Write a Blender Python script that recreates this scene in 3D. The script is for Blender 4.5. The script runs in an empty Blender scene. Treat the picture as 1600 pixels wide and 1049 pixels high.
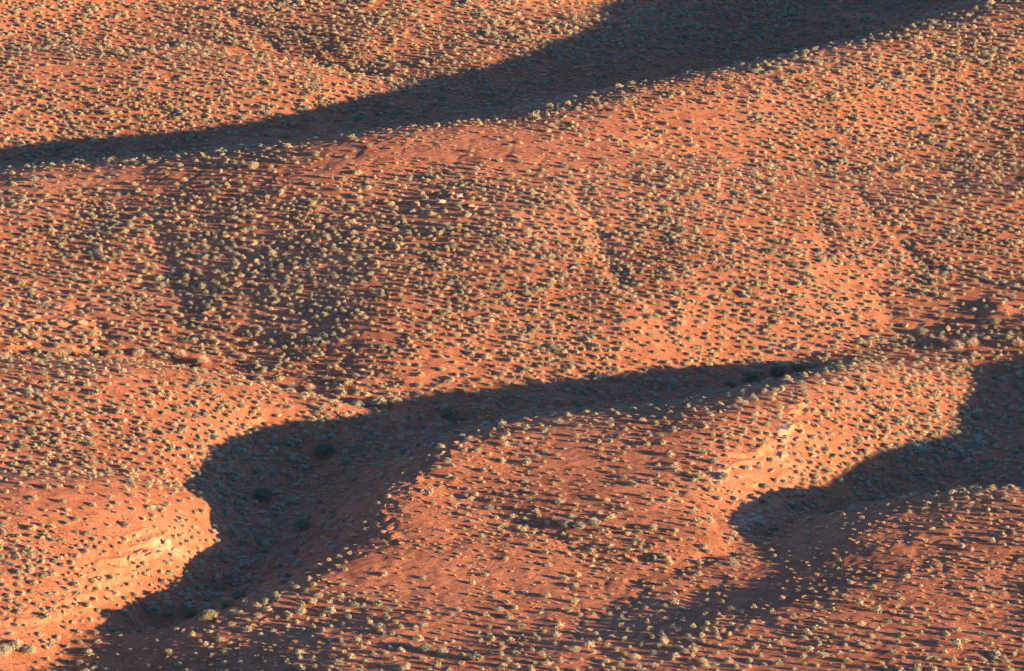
import bpy, bmesh, math, random
import numpy as np
from mathutils import Matrix, Vector
rad = math.radians
scene = bpy.context.scene
COL = scene.collection

# ---------------------------------------------------------------- camera
PITCH = rad(18.0); DIST = 520.0; F = 7280.0; CX, CY = 800.0, 524.5
CAMP = np.array([0.0, -DIST*math.cos(PITCH), DIST*math.sin(PITCH)])
cam_data = bpy.data.cameras.new('camera'); cam = bpy.data.objects.new('camera', cam_data)
COL.objects.link(cam); scene.camera = cam
cam.location = CAMP; cam.rotation_euler = (math.pi/2-PITCH, 0, 0)
cam_data.sensor_width = 36.0; cam_data.lens = 36.0*F/1600.0
cam_data.clip_start = 1.0; cam_data.clip_end = 20000.0

# ---------------------------------------------------------------- light
SUN_EL = rad(8.5); SUN_AZ = rad(24.0)
SUN = np.array([math.cos(SUN_EL)*math.cos(SUN_AZ), -math.cos(SUN_EL)*math.sin(SUN_AZ), math.sin(SUN_EL)])
world = bpy.data.worlds.new('World'); scene.world = world; world.use_nodes = True
wn = world.node_tree.nodes; wl = world.node_tree.links; wn.clear()
sky = wn.new('ShaderNodeTexSky'); sky.sky_type = 'NISHITA'; sky.sun_disc = False
sky.sun_elevation = SUN_EL; sky.sun_rotation = rad(114.0); sky.altitude = 1500.0
sky.air_density = 1.0; sky.dust_density = 1.0; sky.ozone_density = 2.5
bg = wn.new('ShaderNodeBackground'); bg.inputs['Strength'].default_value = 0.078
wo = wn.new('ShaderNodeOutputWorld')
tint = wn.new('ShaderNodeMix'); tint.data_type = 'RGBA'; tint.blend_type = 'MULTIPLY'; tint.inputs[0].default_value = 1.0
tint.inputs[7].default_value = (.78, .95, 1.26, 1)
wl.new(sky.outputs[0], tint.inputs[6]); wl.new(tint.outputs[2], bg.inputs['Color']); wl.new(bg.outputs[0], wo.inputs['Surface'])
sd = bpy.data.lights.new('sun', 'SUN'); sd.energy = 5.0; sd.angle = rad(0.53); sd.color = (1.0, 0.665, 0.375)
so = bpy.data.objects.new('sun', sd); COL.objects.link(so)
so.rotation_euler = Vector(SUN).to_track_quat('Z', 'Y').to_euler(); so.location = (150, -60, 90)
vs = scene.view_settings
vs.view_transform = 'Standard'; vs.look = 'None'; vs.gamma = 1.0; vs.use_curve_mapping = False; vs.exposure = 1.84
scene.cycles.pixel_filter_type = 'BLACKMAN_HARRIS'; scene.cycles.filter_width = 1.05
scene.cycles.max_bounces = 5; scene.cycles.transparent_max_bounces = 4

# ---------------------------------------------------------------- terrain
ZS = 0.85
def ray(px, py):
    a = (px-CX)/F; b = (CY-py)/F
    return np.array([a, math.cos(PITCH)+b*math.sin(PITCH), -math.sin(PITCH)+b*math.cos(PITCH)])
def at(px, py, z):
    d = ray(px, py); z = z*ZS; t = (z-CAMP[2])/d[2]
    return (CAMP[0]+t*d[0], CAMP[1]+t*d[1], z)
def project(x, y, z):
    qy = y-CAMP[1]; qz = z-CAMP[2]
    zc = qy*math.cos(PITCH)-qz*math.sin(PITCH); yc = qy*math.sin(PITCH)+qz*math.cos(PITCH)
    return CX+F*x/zc, CY-F*yc/zc, zc

# survey lines of the landscape: washes, crests, spurs (each point a line of sight and a height)
CTRL = [
 # main wash, right to lower left
 [(1750,520,4),(1600,533,2.6),(1500,545,1.6),(1400,562,.5),(1250,580,-.7),(1150,592,-1.4),(1000,618,-1.9),(900,634,-2),(760,650,-2.2),(640,672,-3),(500,725,-4.3),(430,770,-5),(400,815,-5.6),(370,870,-6.2),(330,930,-6.7),(250,985,-7.0),(180,1003,-6.4),(100,1022,-5.7),(0,1044,-6),(-150,1070,-7)],
 # tributary behind the left spur
 [(-200,560,-.8),(0,564,-1.4),(200,566,-1.8),(330,588,-2.2),(450,616,-2.6),(560,640,-2.9),(640,652,-3.1)],
 [(-200,530,.8),(0,536,-.3),(200,546,-.8),(330,568,-1.4),(450,598,-1.9),(560,622,-2.2)],
 # left spur crest
 [(-200,560,3),(0,560,2.4),(200,562,2.2),(320,578,1.9),(400,596,1.6),(520,622,.6),(620,642,-1.2)],
 [(300,700,-.5),(400,680,-2),(290,715,-1.1)],[(100,650,1.9)],[(0,640,2.2)],[(250,630,1.8)],
 # gully between the two left spurs
 [(-150,741,-.5),(0,742,-.9),(150,745,-1.2),(270,754,-2.2)],
 # lower left spur
 [(-150,737,2.8),(0,737,2.2),(130,739,1.9),(200,748,1.1)],[(0,725,-.2),(150,728,-.5),(270,735,-1.4)],
 [(322,785,-1.2),(345,830,-2.1),(290,900,-3.1),(240,950,-4.8)],
 [(0,850,1.3)],[(150,860,.5)],[(250,850,-.6)],[(0,950,-1.9)],[(130,940,-2.9),(190,945,-3.7)],[(60,1000,-4.2)],
 # foreground rim, lower left to centre ridge
 [(-100,1040,-5.2),(0,1032,-4.5),(180,976,-3.5),(300,970,-2.8),(395,935,-2),(500,882,-.6),(580,835,.3),(612,795,1.6),(625,760,2.5),(690,702,3.4),(780,662,3.1),(870,646,3.0),(1000,640,3.4),(1150,615,4.0),(1250,592,4.4),(1350,565,3.3),(1480,551,1.2),(1600,550,1.2)],
 # centre ridge top
 [(1240,610,4.8),(1240,670,4.2),(1130,740,3.4),(1110,830,2.2)],
 [(1000,720,3.55)],[(800,720,2.9)],[(800,800,1.6)],[(950,880,.4)],[(700,850,.6)],[(700,780,1.3)],[(900,780,2.2)],
 [(1350,660,2.2),(1330,730,.5),(1390,690,1.3)],[(1570,590,.1),(1490,590,1.2)],[(1500,640,.2)],[(1425,650,1.6)],
 # right shaded valley
 [(1750,680,1),(1600,705,-.4),(1500,735,-1.2),(1400,770,-1.6),(1280,812,-1.6),(1200,840,-.7),(1130,860,.3)],
 [(1750,770,.5),(1600,775,-.6),(1500,775,-1.3),(1400,785,-1.9)],
 # foreground right ridge
 [(1150,846,1.1),(1280,803,2.2),(1400,777,3.1),(1520,762,3.6),(1600,765,3.8),(1750,760,5)],
 [(1480,880,3.1),(1350,925,2.4),(1200,960,1.6),(1050,990,.7),(900,1012,-.1)],[(1400,880,2.45),(1250,915,1.15),(1100,945,.15),(950,975,-.75)],[(430,1030,-2.2),(520,1000,-1.3),(620,975,-.7)],[(440,985,-2.1),(540,965,-1.7)],[(700,1000,-1)],[(640,935,-.8)],
 [(1600,1040,1.8)],[(1400,1040,1.5)],[(1200,1040,.6)],[(1000,1040,-.2)],[(800,1040,-.5)],[(600,1040,-1.1)],[(520,1040,-1.5)],[(330,1040,-3.7)],[(100,1045,-6.2)],
 [(1600,900,3.0)],
 # main hill
 [(0,265,7.1),(300,243,9.8),(600,202,12.4),(800,187,12.6),(1000,135,14.5),(1200,92,16),(1400,47,18),(1500,8,18.5),(1650,-40,20.5)],
 [(0,310,6.5),(200,312,7.2),(450,320,8.9),(650,310,10.1)],
 [(200,420,3.1)],[(0,420,2.7)],[(560,580,-.5)],[(640,590,-.7)],[(300,400,4.3)],[(400,470,2.7)],[(430,400,5.2)],[(550,400,6.4)],[(680,400,7.1)],[(600,500,3.1)],[(490,535,.6)],
 [(800,330,10.5)],[(800,480,4.3)],[(950,400,7.3)],[(1000,500,3.8)],[(1100,400,7.7)],[(1250,480,4.15)],[(1400,480,3.3)],[(1400,380,7.2)],[(1550,420,5.9)],[(1600,470,4.5)],
 # saddle gully to the upper right
 [(1000,220,12),(1100,243,10.9),(1300,266,9.4),(1450,274,8.9),(1600,276,9)],
 [(1100,265,11.4),(1300,290,10),(1450,300,9.6),(1600,300,9.8)],
 [(1300,170,13.2)],[(1500,150,13.5)],[(1590,200,11.2)],
 # upper valley
 [(1300,108,6.5),(1100,130,6.7),(950,140,7),(800,150,7.2),(650,190,5.9),(400,222,4.6),(200,240,3.4),(0,262,2.6),(-150,275,4.5)],
 # far hills
 [(0,77,10.5),(250,72,10.7),(400,86,10.3),(550,116,9.2),(660,134,8)],
 [(0,81,7.9),(250,76,8.1),(400,90,7.9),(550,120,7.1)],[(0,66,8.6),(250,62,8.9),(400,76,8.7),(550,107,8.0)],
 [(0,150,7.6)],[(300,150,8.2)],[(500,150,8.2)],
 [(250,0,11.5)],[(500,0,12)],[(700,60,9.9)],[(850,70,9.8)],[(750,105,9.0)],[(700,0,12.3)],[(420,40,10.2)],[(330,15,11)],[(560,60,10.3)],[(900,0,11.2)],[(940,30,10.9),(1000,40,9.7)],[(1100,0,9.6)],[(1300,20,8.3)],[(1450,0,8.5)],
]
WORLD = [(97,-31,9.7),(84,-8,0),(76,-34,4.8),(77,-43,5.9),(95,-50,8.3),(100,-68,12.6),(110,-12,3.5),(120,-80,5),(100,-110,3),(70,-140,1),(0,-140,-1),(-60,-130,-8),
 (0,130,22),(-70,130,22),(80,130,20),(140,60,26),(140,0,14),(-120,0,6),(-120,60,9),(-120,-60,-2)]


def control():
    pts = []
    for ln in CTRL:
        P = [at(*p) for p in ln]
        for a, b in zip(P[:-1], P[1:]):
            a = np.array(a); b = np.array(b); n = max(1, int(np.linalg.norm(b-a)/7.0))
            for k in range(n): pts.append(tuple(a+(b-a)*k/n))
        pts.append(P[-1])
    pts += [(p[0], p[1], p[2]*ZS) for p in WORLD]
    P = np.array(pts); keep = []
    for i, p in enumerate(P):
        if all((p[0]-P[j][0])**2+(p[1]-P[j][1])**2 > 2.0 for j in keep): keep.append(i)
    return P[keep]
def tps_grid(P, gx, gy, lam=0.5):
    n = len(P); X = P[:, :2]/50.0
    r2 = ((X[:, None]-X[None])**2).sum(-1)
    K = 0.5*r2*np.log(r2+1e-12); K[np.diag_indices(n)] = lam/100.0
    A = np.zeros((n+3, n+3)); A[:n, :n] = K; A[:n, n] = 1; A[:n, n+1:] = X; A[n, :n] = 1; A[n+1:, :n] = X.T
    w = np.linalg.solve(A, np.r_[P[:, 2], 0, 0, 0])
    out = np.empty((len(gy), len(gx)))
    for j, yv in enumerate(gy):
        r2 = (gx[:, None]/50.0-X[None, :, 0])**2+(yv/50.0-X[None, :, 1])**2
        out[j] = (0.5*r2*np.log(r2+1e-12))@w[:n]+w[n]+w[n+1]*gx/50.0+w[n+2]*yv/50.0
    return out
def cubw(fine, n, x0, h):
    """Catmull-Rom weight matrix: values on n samples x0+h*i -> positions fine (clamped)"""
    u = np.clip((fine-x0)/h, 1.0, n-2.001); i = u.astype(int); t = u-i
    W = np.zeros((len(fine), n)); r = np.arange(len(fine))
    W[r, i-1] += -.5*t+t*t-.5*t**3; W[r, i] += 1-2.5*t*t+1.5*t**3
    W[r, i+1] += .5*t+2*t*t-1.5*t**3; W[r, i+2] += -.5*t*t+.5*t**3
    return W
def noise2(fx, fy, scale, seed, stretch=1.0):
    rs = np.random.RandomState(seed)
    nx = int((fx.max()-fx.min())/scale)+6; ny = int((fy.max()-fy.min())/(scale*stretch))+6
    R = rs.uniform(-1, 1, (ny, nx))
    return cubw(fy, ny, fy.min()-2*scale*stretch, scale*stretch)@R@cubw(fx, nx, fx.min()-2*scale, scale).T

H = 0.2
fx = np.arange(-84, 96.01, H); fy = np.arange(-124, 140.01, H)
P = control()
GX0, GY0 = -200.0, -220.0
gx = np.arange(GX0, 230.1, 1.0); gy = np.arange(GY0, 220.1, 1.0)
ZC = tps_grid(P, gx, gy)
# far away the measured relief gives way to a gently rolling plain
def far_relief(x, y):
    X, Y = np.meshgrid(x, y)
    return 2.0+2.2*np.sin(X/61.0+Y/90.0)+1.8*np.sin(Y/47.0-X/130.0)+3.0*np.sin(X/310.0+1)*np.sin(Y/270.0)
def smooth(t): t = np.clip(t, 0, 1); return t*t*(3-2*t)
def blend(Z, x, y):
    dx = np.maximum(np.maximum(-95-x, x-135), 0); dy = np.maximum(np.maximum(-140-y, y-150), 0)
    d = np.hypot(dx[None, :], dy[:, None]); w = smooth(d/55.0)
    return Z*(1-w)+far_relief(x, y)*w
Zf = cubw(fy, len(gy), GY0, 1.0)@ZC@cubw(fx, len(gx), GX0, 1.0).T
Zbase = Zf.copy()
XX, YY = np.meshgrid(fx, fy)
def bil(Z, x, y):
    i = np.clip((np.asarray(x)-fx[0])/H, 0, len(fx)-1.001); j = np.clip((np.asarray(y)-fy[0])/H, 0, len(fy)-1.001)
    a = i.astype(int); b = j.astype(int); u = i-a; v = j-b
    return (Z[b, a]*(1-u)+Z[b, a+1]*u)*(1-v)+(Z[b+1, a]*(1-u)+Z[b+1, a+1]*u)*v
def hit(px, py, Z=None):
    """where a line of sight meets the ground"""
    Z = Zbase if Z is None else Z
    d = ray(px, py); t = np.arange(330, 760, 0.4)
    x = CAMP[0]+t*d[0]; y = CAMP[1]+t*d[1]; z = CAMP[2]+t*d[2]
    g = bil(Z, x, y); k = int(np.argmax(z < g))
    if k == 0: return (x[-1], y[-1], g[-1])
    f = (z[k-1]-g[k-1])/max(1e-6, (z[k-1]-g[k-1])-(z[k]-g[k]))
    tt = t[k-1]+f*0.4
    return (CAMP[0]+tt*d[0], CAMP[1]+tt*d[1], CAMP[2]+tt*d[2])
def line_dist(pts, extra=6.0):
    """distance (m) from every fine grid point to a polyline given by sight lines, plus position along it"""
    W = [hit(*p)[:2] for p in pts]
    D = np.full(XX.shape, 1e9, np.float64)
    for (ax, ay), (bx, by) in zip(W[:-1], W[1:]):
        i0 = max(0, int((min(ax, bx)-extra-fx[0])/H)); i1 = min(len(fx), int((max(ax, bx)+extra-fx[0])/H)+1)
        j0 = max(0, int((min(ay, by)-extra-fy[0])/H)); j1 = min(len(fy), int((max(ay, by)+extra-fy[0])/H)+1)
        if i1 <= i0 or j1 <= j0: continue
        X = XX[j0:j1, i0:i1]+WOB1[j0:j1, i0:i1]*.5; Y = YY[j0:j1, i0:i1]+WOB2[j0:j1, i0:i1]*.8
        l2 = (bx-ax)**2+(by-ay)**2+1e-9
        t = np.clip(((X-ax)*(bx-ax)+(Y-ay)*(by-ay))/l2, 0, 1)
        D[j0:j1, i0:i1] = np.minimum(D[j0:j1, i0:i1], np.hypot(X-ax-t*(bx-ax), Y-ay-t*(by-ay)))
    return D
WOB1 = noise2(fx, fy, 2.3, 71)+.5*noise2(fx, fy, .9, 72); WOB2 = noise2(fx, fy, 2.6, 73)+.5*noise2(fx, fy, 1.0, 74)
# rolling unevenness
Zf += 0.09*noise2(fx, fy, 7.0, 1)+0.06*noise2(fx, fy, 3.1, 2)+0.04*noise2(fx, fy, 1.4, 3)
# shallow runoff channels down the slopes
RUN = noise2(fx, fy, 3.4, 6, 3.0)+.5*noise2(fx, fy, 1.7, 7, 3.0)
Zf -= .055*np.exp(-(RUN/.22)**2)*np.clip(.5+noise2(fx, fy, 11.0, 8), 0, 1)
# small erosion rills (polyline, depth, half width)
RILLS = [
 ([(1335,290),(1365,330),(1400,368),(1440,418)], .2, .8),
 ([(355,5),(400,45),(430,72),(520,100),(600,120),(680,128)], .26, 1.4),
 ([(300,572),(380,590),(450,605),(510,618),(560,630),(650,643),(730,648)], .3, 1.0),
 ([(0,545),(60,541),(120,548),(210,555),(300,572)], .6, .9),
 ([(992,905),(1000,930),(990,945),(940,965)], .14, .6),
 ([(905,300),(930,350),(960,410),(985,450),(1060,520)], .28, 1.2),
 ([(540,560),(600,590),(680,625)], .3, .7),
 ([(1060,770),(1105,800),(1140,835)], .25, .6),
 ([(1000,228),(1100,243),(1250,262),(1400,272),(1599,276)], .35, 1.1),
 ([(660,745),(760,790),(850,830),(950,870),(1050,880),(1140,862)], .28, 1.3),
 ([(395,905),(400,830),(410,770),(500,715),(640,668),(760,645),(900,628)], .35, .9),
 ([(1600,700),(1500,730),(1400,765),(1300,795),(1200,835)], .35, .9),
 ([(1420,375),(1445,420)], .15, .6), ([(1280,330),(1300,390),(1380,470),(1420,520)], .22, 1.1),
 ([(130,480),(175,530)], .3, .8), ([(240,350),(270,430),(300,520)], .2, 1.2), ([(1080,100),(1180,40),(1250,5)], .3, 1.2),
]
for pts, dep, wd in RILLS:
    D = line_dist(pts); Zf -= dep*np.exp(-(D/wd)**2)*(1+.35*WOB1)
# bare rock ledges: (polyline, half width, strength)
LEDGES = [
 ([(0,500),(60,497),(130,503)], 1.0, .6), ([(-5,512),(60,506),(110,512)], .8, .45),
 ([(1245,625),(1240,665),(1200,695),(1150,725),(1110,745)], 1.0, 1.0),
 ([(1215,690),(1240,740),(1180,790),(1150,825)], .9, .85),
 ([(612,840),(603,820),(598,795),(601,770),(640,745)], 1.1, 1.0),
 ([(650,738),(720,700),(780,668),(860,648)], .7, .6), ([(1180,612),(1250,595)], .6, .6),
 ([(0,988),(60,965),(120,945),(180,925),(182,905)], 1.1, .9), ([(175,895),(215,862),(260,848),(275,858)], .9, 1.0),
 ([(180,835),(240,838),(265,850)], .8, .8),
 ([(1385,500),(1440,492),(1500,470),(1560,462),(1600,468)], 1.0, .25), ([(1400,520),(1470,510),(1560,505),(1600,508)], .8, .3),
  ([(0,620),(50,605),(110,590)], 1.1, .6), ([(405,662),(430,645),(440,630)], .9, .9), ([(420,660),(445,640)], 1., .6),
 ([(650,322),(690,310),(730,304)], 1.0, .5), ([(490,335),(545,335),(560,338)], .8, .5),
 ([(200,978),(290,972),(330,975),(395,938)], .7, .7), ([(430,998),(500,995)], .8, .6),
 ([(60,740),(140,735),(200,760)], .9, .5), ([(1100,640),(1170,625)], .7, .4), ([(1180,575),(1100,600),(1050,610)], .7, .6),
 ([(640,645),(700,640),(760,645)], .8, .7), ([(540,630),(600,634)], .7, .6), ([(430,590),(520,612)], .7, .5),
 ([(400,790),(405,815)], .9, .5), ([(1240,40),(1330,25)], .8, .4), ([(1000,55),(1060,45)], .5, .3),
 ([(380,30),(400,62),(440,80)], 1.0, .5), ([(610,115),(650,122)], 1.0, .5), ([(250,395),(380,372),(410,380)], .6, .3), ([(560,545),(640,560)], .6, .35),
 ([(1120,240),(1180,246)], .7, .4), ([(1400,330),(1430,380),(1480,430)], .8, .6), ([(980,915),(998,922)], .6, .6),
]
ROCK = np.zeros_like(Zf)
for pts, wd, st in LEDGES:
    D = line_dist(pts); ROCK = np.maximum(ROCK, st*np.clip(1.25-D/wd*(1+.5*WOB2), 0, 1)**.6)
BRK = noise2(fx, fy, 1.6, 81)+.7*noise2(fx, fy, .7, 82)
ROCK *= np.clip(1.05+.7*BRK, 0, 1)
step = 0.62
zz = (Zf+.16*BRK+.12*WOB2+.05*XX+.02*YY)/step; fr = zz-np.floor(zz)
Zf += ROCK*(np.clip((fr-.5)/.16+.5, 0, 1)-fr)*step*.95
Zf += ROCK*(.07*noise2(fx, fy, .6, 9)+.06*BRK)
for kx, ky, kr, kh in ((1562,482,1.6,.45),(1240,668,1.6,.35)):
    hx_, hy_, _ = hit(kx, ky); q_ = np.hypot(XX-hx_+.3*WOB1, (YY-hy_+.4*WOB2)/1.3)/kr; Zf += kh*np.exp(-q_**2.2)*(1+.06*BRK); ROCK = np.maximum(ROCK, .25*np.exp(-q_**2))
# finest ground texture
G1 = noise2(fx, fy, .62, 4); G2 = noise2(fx, fy, .4, 5)
Zf += .026*G1*(1+.5*WOB1)+.020*G2

def grade(a, b, h0, ratio=1.25, end=4500.0):
    out = []; v = b; h = h0
    while v < end: h *= ratio; v += h; out.append(v)
    return np.array(out)
ex = grade(0, fx[-1], H); wx = -grade(0, -fx[0], H)[::-1]; ny = grade(0, fy[-1], H); sy = -grade(0, -fy[0], H)[::-1]
X1 = np.r_[wx, fx, ex]; Y1 = np.r_[sy, fy, ny]
Zall = cubw(Y1, len(gy), GY0, 1.0)@ZC@cubw(X1, len(gx), GX0, 1.0).T
Zall = blend(Zall, X1, Y1)
def edgefade(n, k=60):
    t = np.minimum(np.arange(n), np.arange(n)[::-1])/k; return smooth(t)
w = edgefade(len(fy))[:, None]*edgefade(len(fx))[None, :]
Zf = Zbase+(Zf-Zbase)*w
oy, ox = len(sy), len(wx)
Zall[oy:oy+len(fy), ox:ox+len(fx)] = Zf
ROCKall = np.zeros_like(Zall); ROCKall[oy:oy+len(fy), ox:ox+len(fx)] = ROCK

def set_props(o, label=None, cat=None, group=None, kind=None):
    if label: o['label'] = label
    if cat: o['category'] = cat
    if group: o['group'] = group
    if kind: o['kind'] = kind
    return o
def mesh_from(name, co, quads=None, tris=None, mats=(), matidx=None, smooth_=False):
    me = bpy.data.meshes.new(name)
    me.vertices.add(len(co)); me.vertices.foreach_set('co', np.asarray(co, np.float32).ravel())
    nq = 0 if quads is None else len(quads); nt = 0 if tris is None else len(tris)
    loops = np.concatenate([np.asarray(a, np.int32).ravel() for a in (quads, tris) if a is not None and len(a)])
    me.loops.add(len(loops)); me.loops.foreach_set('vertex_index', loops)
    st = np.r_[np.arange(nq)*4, nq*4+np.arange(nt)*3].astype(np.int32)
    me.polygons.add(nq+nt); me.polygons.foreach_set('loop_start', st)
    if smooth_: me.polygons.foreach_set('use_smooth', np.ones(nq+nt, bool))
    for m in mats: me.materials.append(m)
    if matidx is not None: me.polygons.foreach_set('material_index', np.asarray(matidx, np.int32))
    me.update(calc_edges=True); me.validate()
    return me

# ---------------------------------------------------------------- materials
def nt_new(name):
    m = bpy.data.materials.new(name); m.use_nodes = True; m.node_tree.nodes.clear(); return m, m.node_tree.nodes, m.node_tree.links
def val_noise(n, l, vec, scale, detail=4, rough=.6):
    t = n.new('ShaderNodeTexNoise'); t.inputs['Scale'].default_value = scale; t.inputs['Detail'].default_value = detail
    t.inputs['Roughness'].default_value = rough; l.new(vec, t.inputs['Vector']); return t.outputs['Fac']
def ramp(n, l, fac, stops):
    r = n.new('ShaderNodeValToRGB'); el = r.color_ramp.elements
    while len(el) < len(stops): el.new(0.5)
    for e, (p, c) in zip(el, stops): e.position = p; e.color = (*c, 1) if len(c) == 3 else c
    l.new(fac, r.inputs[0]); return r.outputs[0]
def mixc(n, l, fac, a, b, mode='MIX'):
    m = n.new('ShaderNodeMix'); m.data_type = 'RGBA'; m.blend_type = mode
    for s, v in ((m.inputs[0], fac), (m.inputs[6], a), (m.inputs[7], b)):
        if hasattr(v, 'is_linked') or isinstance(v, bpy.types.NodeSocket): l.new(v, s)
        elif isinstance(v, (int, float)): s.default_value = v
        else: s.default_value = (*v, 1)
    return m.outputs[2]
def math_(n, l, op, a, b):
    m = n.new('ShaderNodeMath'); m.operation = op
    for s, v in ((m.inputs[0], a), (m.inputs[1], b)):
        if isinstance(v, (int, float)): s.default_value = v
        else: l.new(v, s)
    return m.outputs[0]

def ground_material():
    m, n, l = nt_new('red_desert_soil')
    tc = n.new('ShaderNodeTexCoord').outputs['Object']
    out = n.new('ShaderNodeOutputMaterial'); p = n.new('ShaderNodeBsdfPrincipled'); l.new(p.outputs[0], out.inputs[0])
    p.inputs['Roughness'].default_value = .95; p.inputs['Specular IOR Level'].default_value = .12
    big = val_noise(n, l, tc, .045, 5); mid = val_noise(n, l, tc, .5, 6, .65); fin = val_noise(n, l, tc, 5.0, 5, .75)
    c = ramp(n, l, big, [(.3, (.385, .140, .068)), (.5, (.44, .165, .081)), (.72, (.50, .200, .104))])
    c2 = ramp(n, l, mid, [(.3, (.70, .66, .64)), (.5, (1, 1, 1)), (.7, (1.2, 1.26, 1.28))])
    c = mixc(n, l, 1.0, c, c2, 'MULTIPLY')
    c3 = ramp(n, l, fin, [(.34, (.52, .49, .47)), (.5, (1, 1, 1)), (.64, (1.5, 1.55, 1.58))])
    c = mixc(n, l, .85, c, c3, 'MULTIPLY')
    # scattered paler gravel
    vo = n.new('ShaderNodeTexVoronoi'); vo.inputs['Scale'].default_value = 4.2; l.new(tc, vo.inputs['Vector'])
    sep = n.new('ShaderNodeSeparateColor'); l.new(vo.outputs['Color'], sep.inputs[0])
    near = math_(n, l, 'LESS_THAN', vo.outputs['Distance'], .26)
    pick = math_(n, l, 'GREATER_THAN', sep.outputs[0], .72)
    patch = ramp(n, l, mid, [(.42, (.15, .15, .15)), (.6, (1, 1, 1))])
    g = math_(n, l, 'MULTIPLY', math_(n, l, 'MULTIPLY', near, pick), patch)
    c = mixc(n, l, math_(n, l, 'MULTIPLY', g, .7), c, (.66, .40, .28))
    # bare rock
    at_ = n.new('ShaderNodeAttribute'); at_.attribute_name = 'rock'; rk = at_.outputs['Fac']
    rcol = ramp(n, l, val_noise(n, l, tc, 1.3, 6, .7), [(.3, (.42, .14, .06)), (.48, (.56, .23, .11)), (.7, (.68, .36, .21))])
    pale = n.new('ShaderNodeAttribute'); pale.attribute_name = 'pale'
    rcol = mixc(n, l, pale.outputs['Fac'], rcol, (.70, .50, .33))
    c = mixc(n, l, math_(n, l, 'MULTIPLY', rk, .8), c, rcol)
    l.new(c, p.inputs['Base Color'])
    h = math_(n, l, 'ADD', math_(n, l, 'MULTIPLY', fin, .20), math_(n, l, 'MULTIPLY', mid, .15))
    h = math_(n, l, 'ADD', h, math_(n, l, 'MULTIPLY', g, .03))
    hr = math_(n, l, 'MULTIPLY', math_(n, l, 'MULTIPLY', val_noise(n, l, tc, 2.2, 6, .7), .35), rk)
    b = n.new('ShaderNodeBump'); b.inputs['Strength'].default_value = 1.0; b.inputs['Distance'].default_value = 1.0
    l.new(math_(n, l, 'ADD', h, hr), b.inputs['Height']); l.new(b.outputs[0], p.inputs['Normal'])
    return m
def leaf_material(name, stops, trans=.25):
    m, n, l = nt_new(name)
    oi = n.new('ShaderNodeObjectInfo'); geo = n.new('ShaderNodeNewGeometry')
    out = n.new('ShaderNodeOutputMaterial')
    c = ramp(n, l, oi.outputs['Random'], stops)
    v = ramp(n, l, geo.outputs['Random Per Island'], [(0, (.72, .72, .70)), (1, (1.25, 1.22, 1.15))])
    c = mixc(n, l, 1.0, c, v, 'MULTIPLY')
    d = n.new('ShaderNodeBsdfDiffuse'); t = n.new('ShaderNodeBsdfTranslucent'); mx = n.new('ShaderNodeMixShader')
    l.new(c, d.inputs[0]); l.new(c, t.inputs[0]); mx.inputs[0].default_value = trans
    l.new(d.outputs[0], mx.inputs[1]); l.new(t.outputs[0], mx.inputs[2]); l.new(mx.outputs[0], out.inputs[0])
    return m
def rock_material(name, a, b):
    m, n, l = nt_new(name)
    tc = n.new('ShaderNodeTexCoord').outputs['Object']; oi = n.new('ShaderNodeObjectInfo')
    out = n.new('ShaderNodeOutputMaterial'); p = n.new('ShaderNodeBsdfPrincipled'); l.new(p.outputs[0], out.inputs[0])
    p.inputs['Roughness'].default_value = .9; p.inputs['Specular IOR Level'].default_value = .15
    f = val_noise(n, l, tc, 3.0, 6, .7)
    c = mixc(n, l, oi.outputs['Random'], a, b)
    c = mixc(n, l, 1.0, c, ramp(n, l, f, [(.3, (.7, .66, .62)), (.7, (1.2, 1.2, 1.2))]), 'MULTIPLY')
    l.new(c, p.inputs['Base Color'])
    bp = n.new('ShaderNodeBump'); bp.inputs['Distance'].default_value = .15; l.new(f, bp.inputs['Height']); l.new(bp.outputs[0], p.inputs['Normal'])
    return m
M_GROUND = ground_material()
M_SAGE = leaf_material('grey_green_leaves', [(0, (.34, .34, .24)), (.3, (.42, .40, .28)), (.6, (.50, .46, .32)), (.85, (.60, .51, .35)), (1, (.47, .46, .27))])
M_TUFT = leaf_material('dry_grass_blades', [(0, (.66, .47, .30)), (.5, (.74, .56, .36)), (1, (.62, .52, .30))], .35)
M_TWIG = leaf_material('grey_twigs', [(0, (.20, .14, .09)), (1, (.28, .20, .13))], 0.0)
M_BIG = leaf_material('dark_green_leaves', [(0, (.22, .25, .15)), (.5, (.28, .29, .17)), (1, (.36, .33, .19))])
M_DEAD = leaf_material('pale_bare_twigs', [(0, (.56, .42, .30)), (1, (.64, .50, .36))], .2)
M_DEADG = leaf_material('grey_dead_twigs', [(0, (.40, .32, .25)), (1, (.50, .42, .34))], .1)
M_ROCK = rock_material('red_sandstone', (.46, .19, .10), (.60, .32, .19))
M_PALE = rock_material('pale_sandstone', (.45, .24, .14), (.55, .35, .23))

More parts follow.
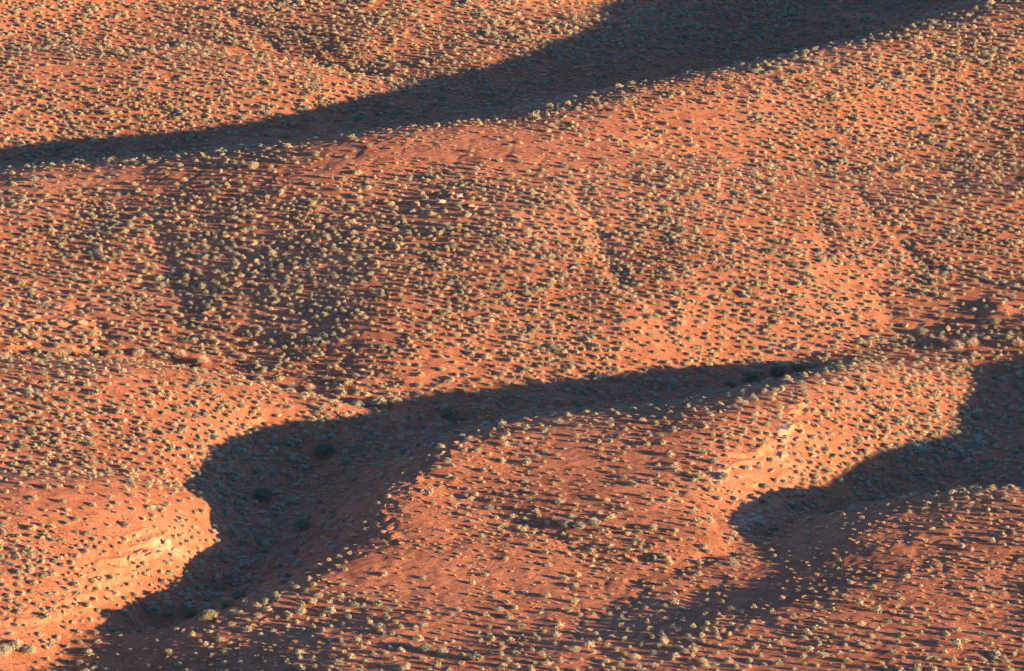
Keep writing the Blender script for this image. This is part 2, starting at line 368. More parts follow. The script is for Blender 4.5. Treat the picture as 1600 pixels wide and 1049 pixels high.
# ---------------------------------------------------------------- ground object
nx_, ny_ = len(X1), len(Y1)
GXX, GYY = np.meshgrid(X1, Y1)
co = np.stack([GXX, GYY, Zall], -1).reshape(-1, 3)
idx = (np.arange(ny_-1)[:, None]*nx_+np.arange(nx_-1)[None, :]).ravel()
quads = np.stack([idx, idx+1, idx+1+nx_, idx+nx_], -1)
me = mesh_from('ground', co, quads, mats=[M_GROUND], smooth_=True)
a_ = me.attributes.new('rock', 'FLOAT', 'POINT'); a_.data.foreach_set('value', ROCKall.ravel().astype(np.float32))
PALE = np.zeros_like(Zall); D = np.full(XX.shape, 9.0)
for pts in ([(1215,650),(1235,690),(1225,730),(1180,780),(1155,815)], [(250,855),(275,868)], [(1120,745),(1160,735)]):
    D = np.minimum(D, line_dist(pts))
PALE[oy:oy+len(fy), ox:ox+len(fx)] = np.clip(1.2-D/1.2, 0, 1)*np.clip(.6+WOB2, 0, 1)
a_ = me.attributes.new('pale', 'FLOAT', 'POINT'); a_.data.foreach_set('value', PALE.ravel().astype(np.float32))
ground = bpy.data.objects.new('ground', me); COL.objects.link(ground); ground['kind'] = 'structure'
del co, quads

# ---------------------------------------------------------------- plant meshes
def leaf_cards(pos, nrm, size, rs, aspect=.55):
    n = len(pos); up = rs.normal(size=(n, 3)); t = np.cross(nrm, up); t /= np.linalg.norm(t, axis=1, keepdims=True)+1e-9
    b = np.cross(nrm, t); s = size[:, None]
    v = np.stack([pos-t*s*aspect, pos-b*s*.9, pos+t*s*aspect, pos+b*s], 1)
    return v.reshape(-1, 3), np.arange(n*4).reshape(-1, 4)
def shrub_mesh(name, seed, lobes=6, leaves=420, leaf=.05, height=.62, mat=None, twigmat=None, flat=1.0, spiky=0.0, rl=(.17, .27), spread=.30):
    """a rounded bush about 1 m wide made of leaf tufts on several stems"""
    rs = np.random.RandomState(seed)
    C_ = []; 
    for k in range(lobes):
        a = rs.uniform(0, 2*math.pi); r = spread*math.sqrt(rs.uniform(0, 1)) if k else 0
        R = rs.uniform(*rl)*(1.1 if k == 0 else 1)
        C_.append((r*math.cos(a), r*math.sin(a), height*(.98-.9*r)-R*rs.uniform(.75, 1.15), R))
    per = leaves//lobes; pos = []; nr = []
    for (x, y, z, R) in C_:
        d = rs.normal(size=(per, 3)); d /= np.linalg.norm(d, axis=1, keepdims=True); d[:, 2] = np.where(d[:, 2] < -.45, -d[:, 2], d[:, 2])
        rr = R*rs.uniform(.55, 1.0, per)**.5*(1+.18*rs.normal(size=per)*(1+spiky))
        p = np.array([x, y, z])+d*rr[:, None]*np.array([1, 1, .85*flat]); p[:, 2] = np.maximum(p[:, 2], .02)
        pos.append(p); nn = d+.5*rs.normal(size=(per, 3)); nr.append(nn/np.linalg.norm(nn, axis=1, keepdims=True))
    # skirt of leaves towards the ground
    k = leaves//4; a = rs.uniform(0, 2*math.pi, k); r = rs.uniform(.2, .46, k); z = rs.uniform(.03, height*.5, k)
    p = np.stack([r*np.cos(a), r*np.sin(a), z], -1); nn = np.stack([np.cos(a), np.sin(a), .3+0*a], -1)+.6*rs.normal(size=(k, 3))
    pos.append(p); nr.append(nn/np.linalg.norm(nn, axis=1, keepdims=True))
    pos = np.concatenate(pos); nr = np.concatenate(nr)
    v, q = leaf_cards(pos, nr, leaf*rs.uniform(.7, 1.4, len(pos)), rs)
    mi = np.zeros(len(q), int)
    # twigs: thin blades from the root to the lobes
    tv = []; tq = []
    for k in range(lobes*3):
        x, y, z, R = C_[k % lobes]; e = np.array([x, y, z])+rs.normal(size=3)*R*.6; e[2] = max(e[2], .1)
        s = rs.normal(size=3)*.015; side = np.cross(e, rs.normal(size=3)); side /= np.linalg.norm(side)+1e-9; w_ = .016
        b0 = len(v)+len(tv); tv += [s-side*w_, s+side*w_, e+side*w_*.4, e-side*w_*.4]; tq.append([b0, b0+1, b0+2, b0+3])
    v = np.concatenate([v, np.array(tv)]); q = np.concatenate([q, np.array(tq)]); mi = np.r_[mi, np.ones(len(tq), int)]
    return mesh_from(name, v, q, mats=[mat, twigmat], matidx=mi)
def tuft_mesh(name, seed, blades=150, mat=None, height=.42, spread=.30, w_=.014):
    rs = np.random.RandomState(seed); V = []; T = []
    for k in range(blades):
        a = rs.uniform(0, 2*math.pi); r = .13*math.sqrt(rs.uniform()); b = np.array([r*math.cos(a), r*math.sin(a), 0])
        a2 = a+rs.normal()*.6; ln = rs.uniform(.45, 1); out = spread*rs.uniform(.2, 1.1)
        e = b+np.array([math.cos(a2)*out, math.sin(a2)*out, height*ln]); mid = (b+e)/2+np.array([0, 0, .06])
        s = np.array([-math.sin(a2+rs.normal()), math.cos(a2+rs.normal()), 0])*w_
        i = len(V); V += [b-s, b+s, mid+s, mid-s, e]; T += [(i, i+1, i+2), (i, i+2, i+3), (i+3, i+2, i+4)]
    return mesh_from(name, np.array(V), tris=np.array(T), mats=[mat])
def twig_bush_mesh(name, seed, mat, n=420, height=.8):
    """bare, pale, twiggy bush about 1 m wide"""
    rs = np.random.RandomState(seed); V = []; T = []
    for k in range(n):
        a = rs.uniform(0, 2*math.pi); tilt = rs.uniform(0, 1.25); ln = height*rs.uniform(.5, 1.05)*(1-.25*tilt)
        d = np.array([math.cos(a)*math.sin(tilt), math.sin(a)*math.sin(tilt), math.cos(tilt)])
        t0 = rs.uniform(0, .6); b = d*ln*t0+rs.normal(size=3)*.02; b[2] = max(b[2], 0); e = d*ln+rs.normal(size=3)*.07; e[2] = max(e[2], .05)
        s = np.cross(d, rs.normal(size=3)); s /= np.linalg.norm(s)+1e-9; w_ = .011
        i = len(V); V += [b-s*w_, b+s*w_, e+s*w_*.6, e-s*w_*.6]; T += [(i, i+1, i+2), (i, i+2, i+3)]
    return mesh_from(name, np.array(V), tris=np.array(T), mats=[mat])
def rock_mesh(name, seed, mat, flat=.6, npts=22):
    rs = np.random.RandomState(seed); bm = bmesh.new()
    for k in range(npts):
        d = rs.normal(size=3); d /= np.linalg.norm(d); d = np.sign(d)*np.abs(d)**.7*rs.uniform(.85, 1.1)
        bm.verts.new((d[0]*.5, d[1]*.42, d[2]*.5*flat))
    r = bmesh.ops.convex_hull(bm, input=bm.verts)
    bmesh.ops.delete(bm, geom=[g for g in r['geom_interior'] if isinstance(g, bmesh.types.BMVert)], context='VERTS')
    bmesh.ops.bevel(bm, geom=list(bm.edges), offset=.025, segments=1, affect='EDGES')
    bmesh.ops.subdivide_edges(bm, edges=[e for e in bm.edges if e.calc_length() > .25], cuts=1, use_grid_fill=True)
    for v in bm.verts: v.co += Vector(rs.normal(size=3))*.008
    me = bpy.data.meshes.new(name); bm.to_mesh(me); bm.free(); me.materials.append(mat); return me

SAGE = [shrub_mesh('sage_shrub', 10+k, lobes=[4, 6, 7, 8, 5, 9, 3, 6][k], leaves=[300, 420, 460, 500, 380, 560, 240, 420][k],
        height=[.52, .58, .64, .54, .68, .58, .46, .60][k], mat=M_SAGE, twigmat=M_TWIG, leaf=.058, spiky=.9, rl=(.13, .24), spread=.33) for k in range(8)]
RAG = [shrub_mesh('ragged_shrub', 20+k, lobes=[3, 5, 7, 4][k], leaves=[220, 260, 340, 240][k], height=[.5, .42, .6, .55][k], mat=M_SAGE, twigmat=M_TWIG, leaf=.06, spiky=2.2) for k in range(4)]
GREY = [twig_bush_mesh('grey_dead_shrub', 30+k, M_DEADG, n=200, height=.6) for k in range(2)]
SAGE = SAGE+RAG+GREY
TUFT = [tuft_mesh('grass_tuft', 40+k, blades=[130, 170, 110, 150][k], mat=M_TUFT, height=[.30, .34, .26, .38][k], spread=[.34, .30, .38, .26][k]) for k in range(4)]
BIG = [shrub_mesh('big_bush', 60+k, lobes=[16, 20, 18][k], leaves=[2600, 2800, 2600][k], leaf=.028, height=[.75, .7, .85][k], mat=M_BIG, twigmat=M_TWIG, spiky=1.5, rl=(.10, .2), spread=.38) for k in range(3)]
BIGL = [shrub_mesh('leafy_bush', 70+k, lobes=20, leaves=2600, leaf=.03, height=.72, mat=M_SAGE, twigmat=M_TWIG, spiky=1.8, rl=(.08, .17), spread=.40) for k in range(2)]
DEAD = [twig_bush_mesh('bare_bush', 80+k, M_DEAD) for k in range(3)]
ROCKS = [rock_mesh('boulder', 90+k, M_ROCK, [.5, .7, .4][k % 3]) for k in range(6)]
PROCKS = [rock_mesh('pale_boulder', 97+k, M_PALE, [.55, .75, .45][k % 3]) for k in range(4)]

# ---------------------------------------------------------------- where the plants stand
rng = np.random.RandomState(7)
DENSE = [ # (cx, cy, rx, ry, add) in photo pixels: denser or sparser patches of brush
 (780,235,190,32,-.62),(550,240,150,28,-.6),(250,275,220,22,-.55),(60,290,120,20,-.4),(1090,150,110,45,-.3),
 (1050,190,130,28,-.25),(1120,120,160,14,-.1),(150,110,160,22,-.2),(60,95,60,15,-.3),
 (870,740,130,60,-.45),(980,700,120,50,-.3),(800,900,190,40,-.45),(940,840,60,28,.2),(660,880,120,60,-.2),(720,970,160,25,-.25),
 (1260,880,200,60,-.25),(1150,930,150,40,-.45),(1400,860,160,40,-.3),(1500,830,120,40,-.1),(1480,970,150,60,-.25),(1250,1010,260,35,-.15),
 (100,790,120,35,-.5),(60,720,60,10,.1),(200,1020,220,28,-.4),(560,880,60,45,-.35),(640,800,45,60,-.5),(430,1010,110,30,-.1),
 (640,580,110,25,-.25),(560,560,80,30,-.1),(1420,500,60,22,-.5),(1540,480,60,25,-.5),(40,503,80,10,-.5),
 (950,430,110,60,.08),(700,430,180,70,.08),(420,400,120,70,.1),(1350,470,70,50,.1),
 (330,578,230,7,.5),(550,622,110,8,.4),(60,535,110,14,.35),(300,560,160,12,.2),(830,170,110,14,.45),(640,205,120,8,.35),(1000,160,80,10,.3),(330,243,200,7,.35),
 (100,248,140,6,.35),(850,130,120,30,.25),(1100,60,100,40,.15),(600,150,90,20,.15),(300,210,120,14,.2),
 (1300,262,220,8,.35),(1000,232,60,12,.3),(190,70,250,7,.35),(520,108,90,8,.3),(150,737,160,8,.35),
 (400,780,110,110,.45),(560,700,110,40,.25),(1480,660,120,70,.35),(1050,60,260,60,.3),(390,870,60,50,.1),(330,940,50,25,.4),(420,840,40,60,.1),(1480,725,140,28,.35),(1300,790,90,14,.35),(1200,830,50,14,.3),
 (1220,590,60,12,.2),(1480,535,120,8,.3),(560,720,80,50,-.1),(1300,600,80,30,-.1),(1200,700,25,40,-.2),(470,760,40,50,-.1),
 (1040,870,60,12,.4),(960,880,30,10,.3),(690,855,40,12,.3),(900,820,40,10,.2),(610,985,60,12,.1)]
WET = [(400,800,110,130,.32),(520,710,100,40,.3),(1480,690,150,80,.32),(1230,820,80,30,.3),(1100,50,280,55,.28),(700,150,160,25,.2),(120,548,200,14,.4),(450,600,150,16,.4),(1200,585,120,12,.4),(1500,535,110,10,.4),(330,945,60,25,.4),(960,870,120,14,.25),(300,225,250,14,.2),(330,420,150,90,.15)]
TUFTY = [ # share of dry tufts instead of shrubs
 (650,230,260,36,.75),(250,280,300,30,.6),(1090,140,160,45,.55),(870,740,190,100,.55),(760,910,260,70,.75),(1250,890,250,60,.7),
 (1450,870,200,80,.55),(1450,980,200,70,.3),(80,790,110,45,.6),(640,810,60,80,.6),(300,1020,320,35,.55),(600,880,80,60,.7),
 (500,580,220,30,.2),(800,165,160,22,.5),(640,205,160,12,.5),(600,640,80,12,.5),(1280,820,160,25,.4),(500,90,160,30,.2),(540,740,110,40,.6),(850,125,150,30,.65),(460,800,50,50,.3),(1100,90,120,30,.4),(380,585,200,10,.5),(200,562,250,9,.6),(500,618,120,12,.6),(100,739,150,7,.5),(150,110,160,35,.35)]
def field(tab, px, py):
    s = np.zeros_like(px)
    for cx, cy, rx, ry, a in tab: s = s+a*np.exp(-(((px-cx)/rx)**2+((py-cy)/ry)**2))
    return s
# visibility and sunshine of the ground, on a 1 m grid
vx = np.arange(fx[0], fx[-1], .6); vy = np.arange(fy[0], fy[-1], .6); VX, VY = np.meshgrid(vx, vy)
def sees(x, y, z, dirv, dist, stepm=1.5, lift=.35):
    ok = np.ones(len(x), bool)
    for k in np.arange(1.5, dist, stepm):
        ok &= bil(Zbase, x+dirv[..., 0]*k, y+dirv[..., 1]*k) < z+lift+dirv[..., 2]*k
    return ok
def ground_z(x, y): return bil(Zf, x, y)

def scatter():
    pts = []; cell = {}
    def ok(x, y, r):
        i, j = int(x//2), int(y//2)
        for a in (-1, 0, 1):
            for b in (-1, 0, 1):
                for (u, v, rr) in cell.get((i+a, j+b), ()):
                    if (u-x)**2+(v-y)**2 < (.5*(r+rr))**2: return False
        return True
    def put(x, y, r, s, t): cell.setdefault((int(x//2), int(y//2)), []).append((x, y, r)); pts.append((x, y, s, t))
    N = 260000
    cx = rng.uniform(-80, 82, N); cy = rng.uniform(-120, 136, N); cz = bil(Zf, cx, cy); px, py, _ = project(cx, cy, cz)
    inside = (px > -150) & (px < 1750) & (py > -120) & (py < 1170)
    g = .8; slope_y = (bil(Zbase, cx, cy+g)-bil(Zbase, cx, cy-g))/(2*g)     # slopes turned to the open side carry more brush
    face = np.clip((math.sin(PITCH)+slope_y*math.cos(PITCH))/.56, .22, 1.25)
    dn = np.clip(.70+field(DENSE, px, py)+.16*bil(CL, cx, cy)+.20*streak(cx, cy), .06, 1.3)*face*1.15; tf = np.clip(.10+field(TUFTY, px, py), 0, .9)
    rock = bil(ROCK, cx, cy)
    wet = np.clip(field(WET, px, py), 0, .45)      # bigger plants where water gathers
    u = rng.uniform(size=N)
    for k in range(N):
        if not inside[k]: continue
        d = dn[k]*(1-.6*rock[k])
        if u[k] > d: continue
        tuft = rng.uniform() < tf[k]
        s = np.clip(rng.lognormal(-.34, .24), .36, 1.4)*(.88 if tuft else .98)
        s *= 1+wet[k]
        r = .86/math.sqrt(min(max(d, .35), 1.4))*(0.75 if tuft else 1)*(.35+.65*s)*rng.uniform(.75, 1.25)
        x, y = cx[k], cy[k]
        if not ok(x, y, r): continue
        put(x, y, r, s, tuft)
        if rng.uniform() < .42:      # a neighbour growing against it
            for q in range(1+(rng.uniform() < .3)):
                a = rng.uniform(0, 2*math.pi); dd = .55*s+rng.uniform(.05, .3)
                x2, y2 = x+dd*math.cos(a), y+dd*math.sin(a); s2 = s*rng.uniform(.55, .95)
                if ok(x2, y2, .42): put(x2, y2, .42, s2, tuft if rng.uniform() < .8 else not tuft)
    # little dry tufts dotted between
    return np.array(pts)
CL = noise2(fx, fy, 5.0, 55)+.6*noise2(fx, fy, 2.0, 56)
def streak(x, y):
    # runoff lines: brush follows faint diagonal drainage down the slopes
    c, s_ = math.cos(rad(62)), math.sin(rad(62)); u = x*s_+y*c+2.0*bil(WOB1, x, y)*.4; v = x*-c+y*s_
    gu = (u-STU[0])/1.5; gv = (v-STU[1])/9.0
    i = np.clip(gu.astype(int), 0, STR.shape[1]-2); j = np.clip(gv.astype(int), 0, STR.shape[0]-2); a = gu-i; b = gv-j
    return (STR[j, i]*(1-a)+STR[j, i+1]*a)*(1-b)+(STR[j+1, i]*(1-a)+STR[j+1, i+1]*a)*b
STR = np.random.RandomState(31).uniform(-1, 1, (60, 300)); STU = (-200.0, -250.0)
pts = scatter()

# ---------------------------------------------------------------- single, hand-placed things
SPECIAL = [ # px, py (foot), width px, kind, label
 (510,708,38,'big','large dark bush in the shaded canyon, highest of the three big ones there'),
 (411,777,32,'big','round dark green bush on the shaded canyon floor beside a bare rock patch'),
 (470,827,30,'big','wide dark bush on the canyon floor below and right of the round one'),
 (1172,594,34,'big','large dark bush in the shaded wash under the rim of the central ridge'),
 (1215,586,30,'big','dark bush in the shaded wash just right of the largest bush there'),
 (1245,580,24,'big','smaller dark bush at the right end of the shaded wash thicket'),
 (1140,603,22,'big','low dark bush at the left end of the shaded wash thicket'),
 (325,968,34,'big','dark bush in the canyon mouth right behind the lower left rim'),
 (352,950,28,'big','dark bush in the canyon mouth, upper right of the cluster'),
 (296,962,24,'big','dark bush in the canyon mouth, left end of the cluster'),
 (372,935,26,'big','dark bush in the canyon mouth, farthest up the cluster'),
 (6,1022,30,'leafy','broad sunlit leafy bush cut by the left edge near the bottom corner'),
 (26,1012,26,'leafy','leafy bush in the bottom left corner clump, farthest of the three'),
 (46,1019,26,'leafy','leafy bush at the right end of the bottom left corner clump'),
 (560,632,26,'leafy','broad leafy bush in the side wash, left one of the sunlit pair'),
 (592,634,30,'leafy','broad leafy bush in the side wash, right one of the sunlit pair'),
 (618,630,24,'leafy','leafy bush in the side wash just behind the sunlit pair'),
 (216,550,24,'leafy','tall upright bush at the foot of the dark left slope'),
 (240,957,26,'leafy','half shaded bush at the tip of the lower left spur'),
 (470,958,20,'leafy','leafy bush on the foreground slope right of the canyon mouth'),
 (700,648,26,'big','dark bush where the two washes meet, partly in shadow'),
 (722,652,22,'big','dark bush just right of where the two washes meet'),
 (283,556,24,'bare','pale bare bush in the side wash right of the tall upright bush'),
 (318,566,24,'bare','pale twiggy bush on the bank of the side wash'),
 (485,607,20,'bare','pale twiggy bush in the side wash below the dark slope'),
 (458,604,22,'bare','pale bare bush in the side wash, lower left of its twiggy neighbour'),
 (98,556,22,'bare','pale twiggy bush at the left of the side wash'),
 (8,562,28,'bare','pale bare bush at the left edge of the photo in the side wash'),
 (112,545,22,'bare','bare bush in the brushy strip below the red ledge'),
 (1520,541,24,'bare','pale bare bush in the main wash at the right, wider of two'),
 (1592,541,22,'bare','pale bare bush in the main wash at the right edge of the photo'),
 (1495,543,28,'leafy','grey green leafy bush in the wash left of the pale bare bush'),
 (1440,521,20,'leafy','bush standing on the rocky slope left of the red knoll'),
 (1555,506,20,'leafy','tall bush just below the bare red knoll'),
 (235,950,22,'bare','dry yellowish bush at the shadow edge of the lower left spur'),
 (395,262,22,'leafy','full bush on the near edge of the upper left plateau'),
 (1130,748,20,'leafy','leafy bush on the sunlit flank just below the pale rocks of the central ridge'),
 (665,1018,26,'leafy','bulky pale bush in the bottom centre of the photo'),
 (690,1022,22,'leafy','bulky bush just right of the bottom centre pair'),
 (885,822,26,'leafy','long leafy bush in the brush line crossing the central ridge, left end'),
 (905,826,22,'leafy','leafy bush in the brush line crossing the central ridge, right of its twin'),
 (1385,600,0,'','')]
big_by = {'big': (BIG, 'big_bush', 'bush', 'large dark bushes in the washes'), 'leafy': (BIGL, 'leafy_bush', 'bush', 'large leafy bushes'),
          'bare': (DEAD, 'bare_bush', 'bush', 'pale bare bushes along the washes')}
taken = []
rr = random.Random(5)
n_spec = {}
for px, py, w_, kind, lab in SPECIAL:
    if not kind: continue
    x, y, z = hit(px, py); _, _, zc = project(x, y, z); wid = w_*zc/F
    meshes, name, cat, grp = big_by[kind]; k = n_spec.get(kind, 0); n_spec[kind] = k+1
    o = bpy.data.objects.new(name, meshes[k % len(meshes)]); COL.objects.link(o)
    hs = rr.uniform(.7, .85)*wid*(1.0 if w_ < 45 else .62)
    o.location = (x, y, ground_z(x, y)-.05*wid); o.rotation_euler = (0, 0, rr.uniform(0, 6.28)); o.scale = (wid*1.02, wid*.95, hs)
    set_props(o, lab, cat, grp); taken.append((x, y, wid*.5+.35))
ROCKSPEC = [ # px, py, width px, height factor, pale?, label
 (689,318,16,.8,1,'pale round boulder, largest of the small group near the crest of the main hill'),
 (650,320,15,.7,1,'pale low boulder left of the largest one near the main hill crest'),
 (718,309,13,1.0,1,'pale upright boulder right of the largest one near the main hill crest'),
 (704,304,15,.5,0,'flat reddish boulder behind the pale boulders near the main hill crest'),
 (737,322,13,.5,1,'flat pale stone right of the crest boulders'),
 (540,341,9,.9,1,'small square pale rock alone on the crest left of the boulders'),
 (605,330,10,.6,1,'small pale rock between the lone square rock and the crest boulders'),
 (583,322,10,.5,0,'low reddish rock left of the crest boulders'),
 (261,853,13,1.5,1,'upright pale slab at the tip of the lower left spur'),
 (274,862,15,.6,1,'broad tilted pale slab right of the upright one'),
 (249,866,14,.6,1,'low pale slab below the upright one'),
 (232,868,18,.4,0,'flat reddish slab at the ledge of the lower left spur'),
 (215,862,16,.4,0,'flat cracked slab at the left end of the lower left spur ledge'),
 (128,507,18,.6,1,'pale block at the right end of the red ledge on the left'),
 (95,508,14,.5,0,'reddish block in the middle of the red ledge on the left'),
 (50,505,14,.45,0,'reddish block in the left part of the red ledge on the left'),
 (20,507,12,.45,0,'small reddish block near the left edge on the red ledge'),
 (1336,524,14,.4,1,'flat pale slab above the main wash at the right'),
 (1288,527,11,.4,1,'small pale slab above the main wash, left of the flat one'),
 (1480,515,16,.5,0,'reddish block on the bare slope below the knoll, left'),
 (1512,500,14,.5,0,'reddish block on the bare slope left of the knoll'),
 (1415,508,14,.5,0,'reddish block at the left end of the bare rocky slope'),
 (1240,650,12,.5,1,'small pale block at the top of the central ridge outcrop'),
 (1228,675,16,.5,1,'pale block on the upper outcrop of the central ridge'),
 (1246,688,16,.45,1,'pale slab on the sun facing side of the central ridge outcrop'),
 (1222,712,17,.5,1,'pale slab in the middle of the central ridge outcrop'),
 (1205,735,16,.45,1,'pale slab on the lower outcrop of the central ridge'),
 (1190,700,14,.6,0,'reddish block among the pale ones in the central ridge outcrop'),
 (1175,775,14,.45,1,'pale slab just above the lower end of the central ridge'),
 (1160,800,13,.5,0,'reddish block at the lower end of the central ridge outcrop'),
 (1236,598,9,.6,1,'small pale stone on the rim of the central ridge nearest the shaded wash'),
 (612,790,16,.35,0,'shaded flat slab on the rim of the canyon, upper one'),
 (609,825,18,.35,0,'shaded flat slab on the rim of the canyon, lower one'),
 (408,797,18,.3,1,'pale flat slab on the shaded canyon floor below the round bush'),
 (418,812,14,.3,1,'smaller pale slab on the shaded canyon floor'),
 (1445,592,10,.7,0,'small rock on the far bank of the shaded wash'),
 (995,936,10,1.0,0,'small upright rock on the slope below the central ridge'),
 (840,590,8,.6,1,'small pale rock on the lower face of the main hill'),
 (560,598,9,.9,0,'small rock at the foot of the dark slope'),
 (435,650,14,.45,0,'flat slab on the small ledge of the upper left spur'),
 (418,662,12,.45,0,'flat slab at the shadow end of the small ledge on the upper left spur'),
]
for k, (px, py, w_, hf, pale, lab) in enumerate(ROCKSPEC):
    x, y, z = hit(px, py); _, _, zc = project(x, y, z); wid = w_*zc/F
    o = bpy.data.objects.new('boulder', (PROCKS if pale else ROCKS)[k % (4 if pale else 6)]); COL.objects.link(o)
    o.location = (x, y, ground_z(x, y)+.12*wid*hf); o.rotation_euler = (rr.uniform(-.15, .15), rr.uniform(-.15, .15), rr.uniform(0, 6.28))
    o.scale = (wid*1.1, wid*.95, wid*hf*1.3)
    set_props(o, lab, 'boulder', 'boulders and slabs lying on the slopes'); taken.append((x, y, wid*.5+.25))

tk = np.array(taken)
d2 = (pts[:, None, 0]-tk[None, :, 0])**2+(pts[:, None, 1]-tk[None, :, 1])**2
pts = pts[(d2 > (tk[None, :, 2]+.3*pts[:, None, 2])**2).all(1)]
x, y, s, tuft = pts[:, 0], pts[:, 1], pts[:, 2], pts[:, 3] > .5
z = ground_z(x, y); px, py, zc = project(x, y, z)
tocam = CAMP[None]-np.stack([x, y, z], -1); tocam /= np.linalg.norm(tocam, axis=1, keepdims=True)
vis = sees(x, y, z, tocam, 70) & (px > 4) & (px < 1596) & (py > 6) & (py < 1044)
sunny = sees(x, y, z, np.repeat(SUN[None], len(x), 0), 110, lift=.3)
appw = s*F/zc
ZONES = [ # name, polygon test on photo pixels
 ('in the shaded upper valley', lambda a, b, q: (not q) and b < 262 and a > -1),
 ('on the far slope at the top left', lambda a, b, q: b < 75+.09*a and a < 1000 and b < 130-0*a and a+b > 0 and b < 262-.17*a and (a < 660 or b < 200)),
 ('on the upper left hill', lambda a, b, q: b < 262-.175*a and a < 720),
 ('on the upper right hill', lambda a, b, q: a > 980 and b < 215+.1*(a-1000)),
 ('on the flat crest of the main hill', lambda a, b, q: b < 330 and a < 980),
 ('on the dim left face of the main hill', lambda a, b, q: b < 560 and a < 470),
 ('on the middle face of the main hill', lambda a, b, q: a < 950 and b < 635),
 ('on the right face of the main hill', lambda a, b, q: b < 610-.16*(a-950) and a >= 950),
 ('in the shaded canyon', lambda a, b, q: (not q) and a < 800 and b < 980),
 ('in the shaded right hand valley', lambda a, b, q: (not q) and a > 1130 and b < 860),
 ('on the upper left spur', lambda a, b, q: a < 640 and b < 740 and not (a > 600)),
 ('on the lower left spur', lambda a, b, q: a < 345 and b < 985 and b < 1030-.2*a),
 ('on the central ridge', lambda a, b, q: b < 870 and a > 560 and not (a > 1150 and b > 845-.25*(a-1150))),
 ('on the foreground ridge at the right', lambda a, b, q: a > 1000),
 ('on the foreground slope', lambda a, b, q: True)]
def zone(a, b, q):
    for nm, f in ZONES:
        if f(a, b, q): return nm
def make_individuals(sel, meshes, name, cat, desc, group, n=300):
    idxs = np.where(sel & vis)[0]; idxs = idxs[np.argsort(-appw[idxs])][:n]; used = set(); out = []
    for i in idxs:
        lab = None; zn = zone(px[i], py[i], sunny[i]); a = int(px[i]/16); b = int(py[i]/10.49)
        key = (a, b)
        if key in used: continue
        used.add(key)
        lab = f"{desc} {zn}, {a}% across, {b}% down"
        o = bpy.data.objects.new(name, meshes[MIS[i] if meshes is SAGE else MI[i] % len(meshes)]); COL.objects.link(o)
        o.location = (x[i], y[i], z[i]-.04); o.rotation_euler = ROT[i]; o.scale = SC[i]
        set_props(o, lab, cat, group); out.append(i)
    return out
n_ = len(x)
MI = rng.randint(0, 64, n_); MIS = rng.choice(14, n_, p=[.1]*7+[.04]+[.05]*4+[.03]*2); ROT = np.stack([rng.normal(0, .06, n_), rng.normal(0, .06, n_), rng.uniform(0, 6.28, n_)], -1)
SC = np.stack([s*rng.uniform(.85, 1.4, n_), s*rng.uniform(.85, 1.2, n_), s**.6*rng.uniform(.68, 1.02, n_)], -1)
ind = make_individuals(~tuft, SAGE, 'sage_shrub', 'shrub', 'rounded grey-green shrub', 'grey-green shrubs dotted over the red slopes')
ind += make_individuals(tuft, TUFT, 'grass_tuft', 'grass tuft', 'pale dry tuft', 'pale dry tufts on the red slopes')
rest = np.ones(n_, bool); rest[ind] = False

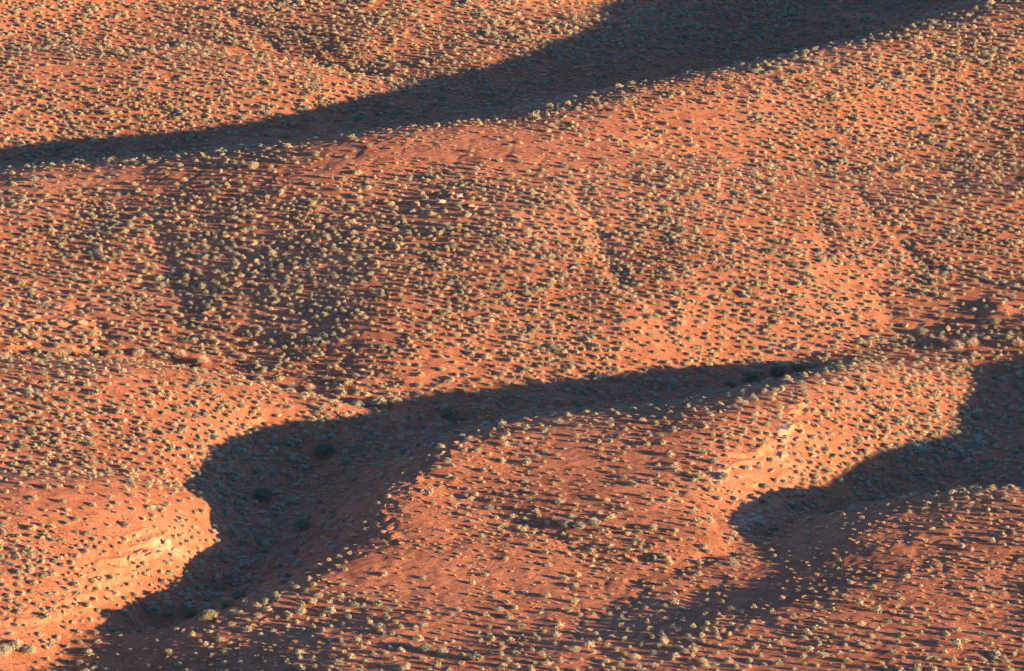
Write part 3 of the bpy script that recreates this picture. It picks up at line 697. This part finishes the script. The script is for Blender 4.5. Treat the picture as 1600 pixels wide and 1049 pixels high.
def instance_cloud(name, meshes, P, R, S, I, label, cat):
    """one object: a set of points, each carrying one of the given meshes"""
    src = bpy.data.collections.new(name+'_kinds')
    for k, m_ in enumerate(meshes):
        o = bpy.data.objects.new(f'{name}_kind_{k:02d}', m_); src.objects.link(o)
    me = bpy.data.meshes.new(name); me.vertices.add(len(P)); me.vertices.foreach_set('co', P.astype(np.float32).ravel())
    for an, dt, arr in (('rot', 'FLOAT_VECTOR', R), ('scl', 'FLOAT_VECTOR', S)):
        q = me.attributes.new(an, dt, 'POINT'); q.data.foreach_set('vector', arr.astype(np.float32).ravel())
    q = me.attributes.new('pick', 'INT', 'POINT'); q.data.foreach_set('value', I.astype(np.int32))
    o = bpy.data.objects.new(name, me); COL.objects.link(o)
    g = bpy.data.node_groups.new(name+'_scatter', 'GeometryNodeTree')
    g.interface.new_socket('Geometry', in_out='INPUT', socket_type='NodeSocketGeometry'); g.interface.new_socket('Geometry', in_out='OUTPUT', socket_type='NodeSocketGeometry')
    n = g.nodes; l = g.links; gi = n.new('NodeGroupInput'); go = n.new('NodeGroupOutput'); ip = n.new('GeometryNodeInstanceOnPoints')
    ci = n.new('GeometryNodeCollectionInfo'); ci.inputs['Collection'].default_value = src
    ci.inputs['Separate Children'].default_value = True; ci.inputs['Reset Children'].default_value = True
    def attr(nm, dt):
        a = n.new('GeometryNodeInputNamedAttribute'); a.data_type = dt; a.inputs['Name'].default_value = nm; return a.outputs['Attribute']
    l.new(gi.outputs[0], ip.inputs['Points']); l.new(ci.outputs[0], ip.inputs['Instance']); ip.inputs['Pick Instance'].default_value = True
    l.new(attr('pick', 'INT'), ip.inputs['Instance Index'])
    er = n.new('FunctionNodeEulerToRotation'); l.new(attr('rot', 'FLOAT_VECTOR'), er.inputs[0]); l.new(er.outputs[0], ip.inputs['Rotation'])
    l.new(attr('scl', 'FLOAT_VECTOR'), ip.inputs['Scale']); l.new(ip.outputs[0], go.inputs[0])
    md = o.modifiers.new('scatter', 'NODES'); md.node_group = g
    set_props(o, label, cat, None, 'stuff'); return o
Pz = np.stack([x, y, z-.04], -1)
q = rest & ~tuft
instance_cloud('brush_cover', SAGE, Pz[q], ROT[q], SC[q], MIS[q], 'smaller grey-green shrubs covering all the red slopes and valleys', 'shrubs')
q = rest & tuft
instance_cloud('dry_grass_cover', TUFT, Pz[q], ROT[q], SC[q], MI[q] % 4, 'smaller pale dry tufts scattered over the red ground', 'grass')
# loose stones
NS = 90000
sx = rng.uniform(-80, 82, NS); sy_ = rng.uniform(-120, 136, NS); rk = bil(ROCK, sx, sy_)
keep = rng.uniform(size=NS) < np.clip(.18+.25*bil(CL, sx, sy_)+1.2*rk, .05, 1)
sx, sy_, rk = sx[keep], sy_[keep], rk[keep]; ss = np.clip(rng.lognormal(-2.4, .5, len(sx)), .04, .4)*(1+1.3*rk)
S3 = np.stack([ss*rng.uniform(.8, 1.5, len(ss)), ss*rng.uniform(.8, 1.3, len(ss)), ss*rng.uniform(.5, 1.1, len(ss))], -1)
SP = np.stack([sx, sy_, bil(Zf, sx, sy_)+.05*ss], -1)
instance_cloud('loose_stones', ROCKS+PROCKS[:2], SP, np.stack([rng.normal(0, .2, len(ss)), rng.normal(0, .2, len(ss)), rng.uniform(0, 6.28, len(ss))], -1), S3,
               rng.randint(0, 8, len(ss)), 'small loose stones strewn over the red soil', 'stones')
print('shrubs', int((~tuft).sum()), 'tufts', int(tuft.sum()), 'visible', int(vis.sum()), 'single', len(ind), 'stones', len(ss))
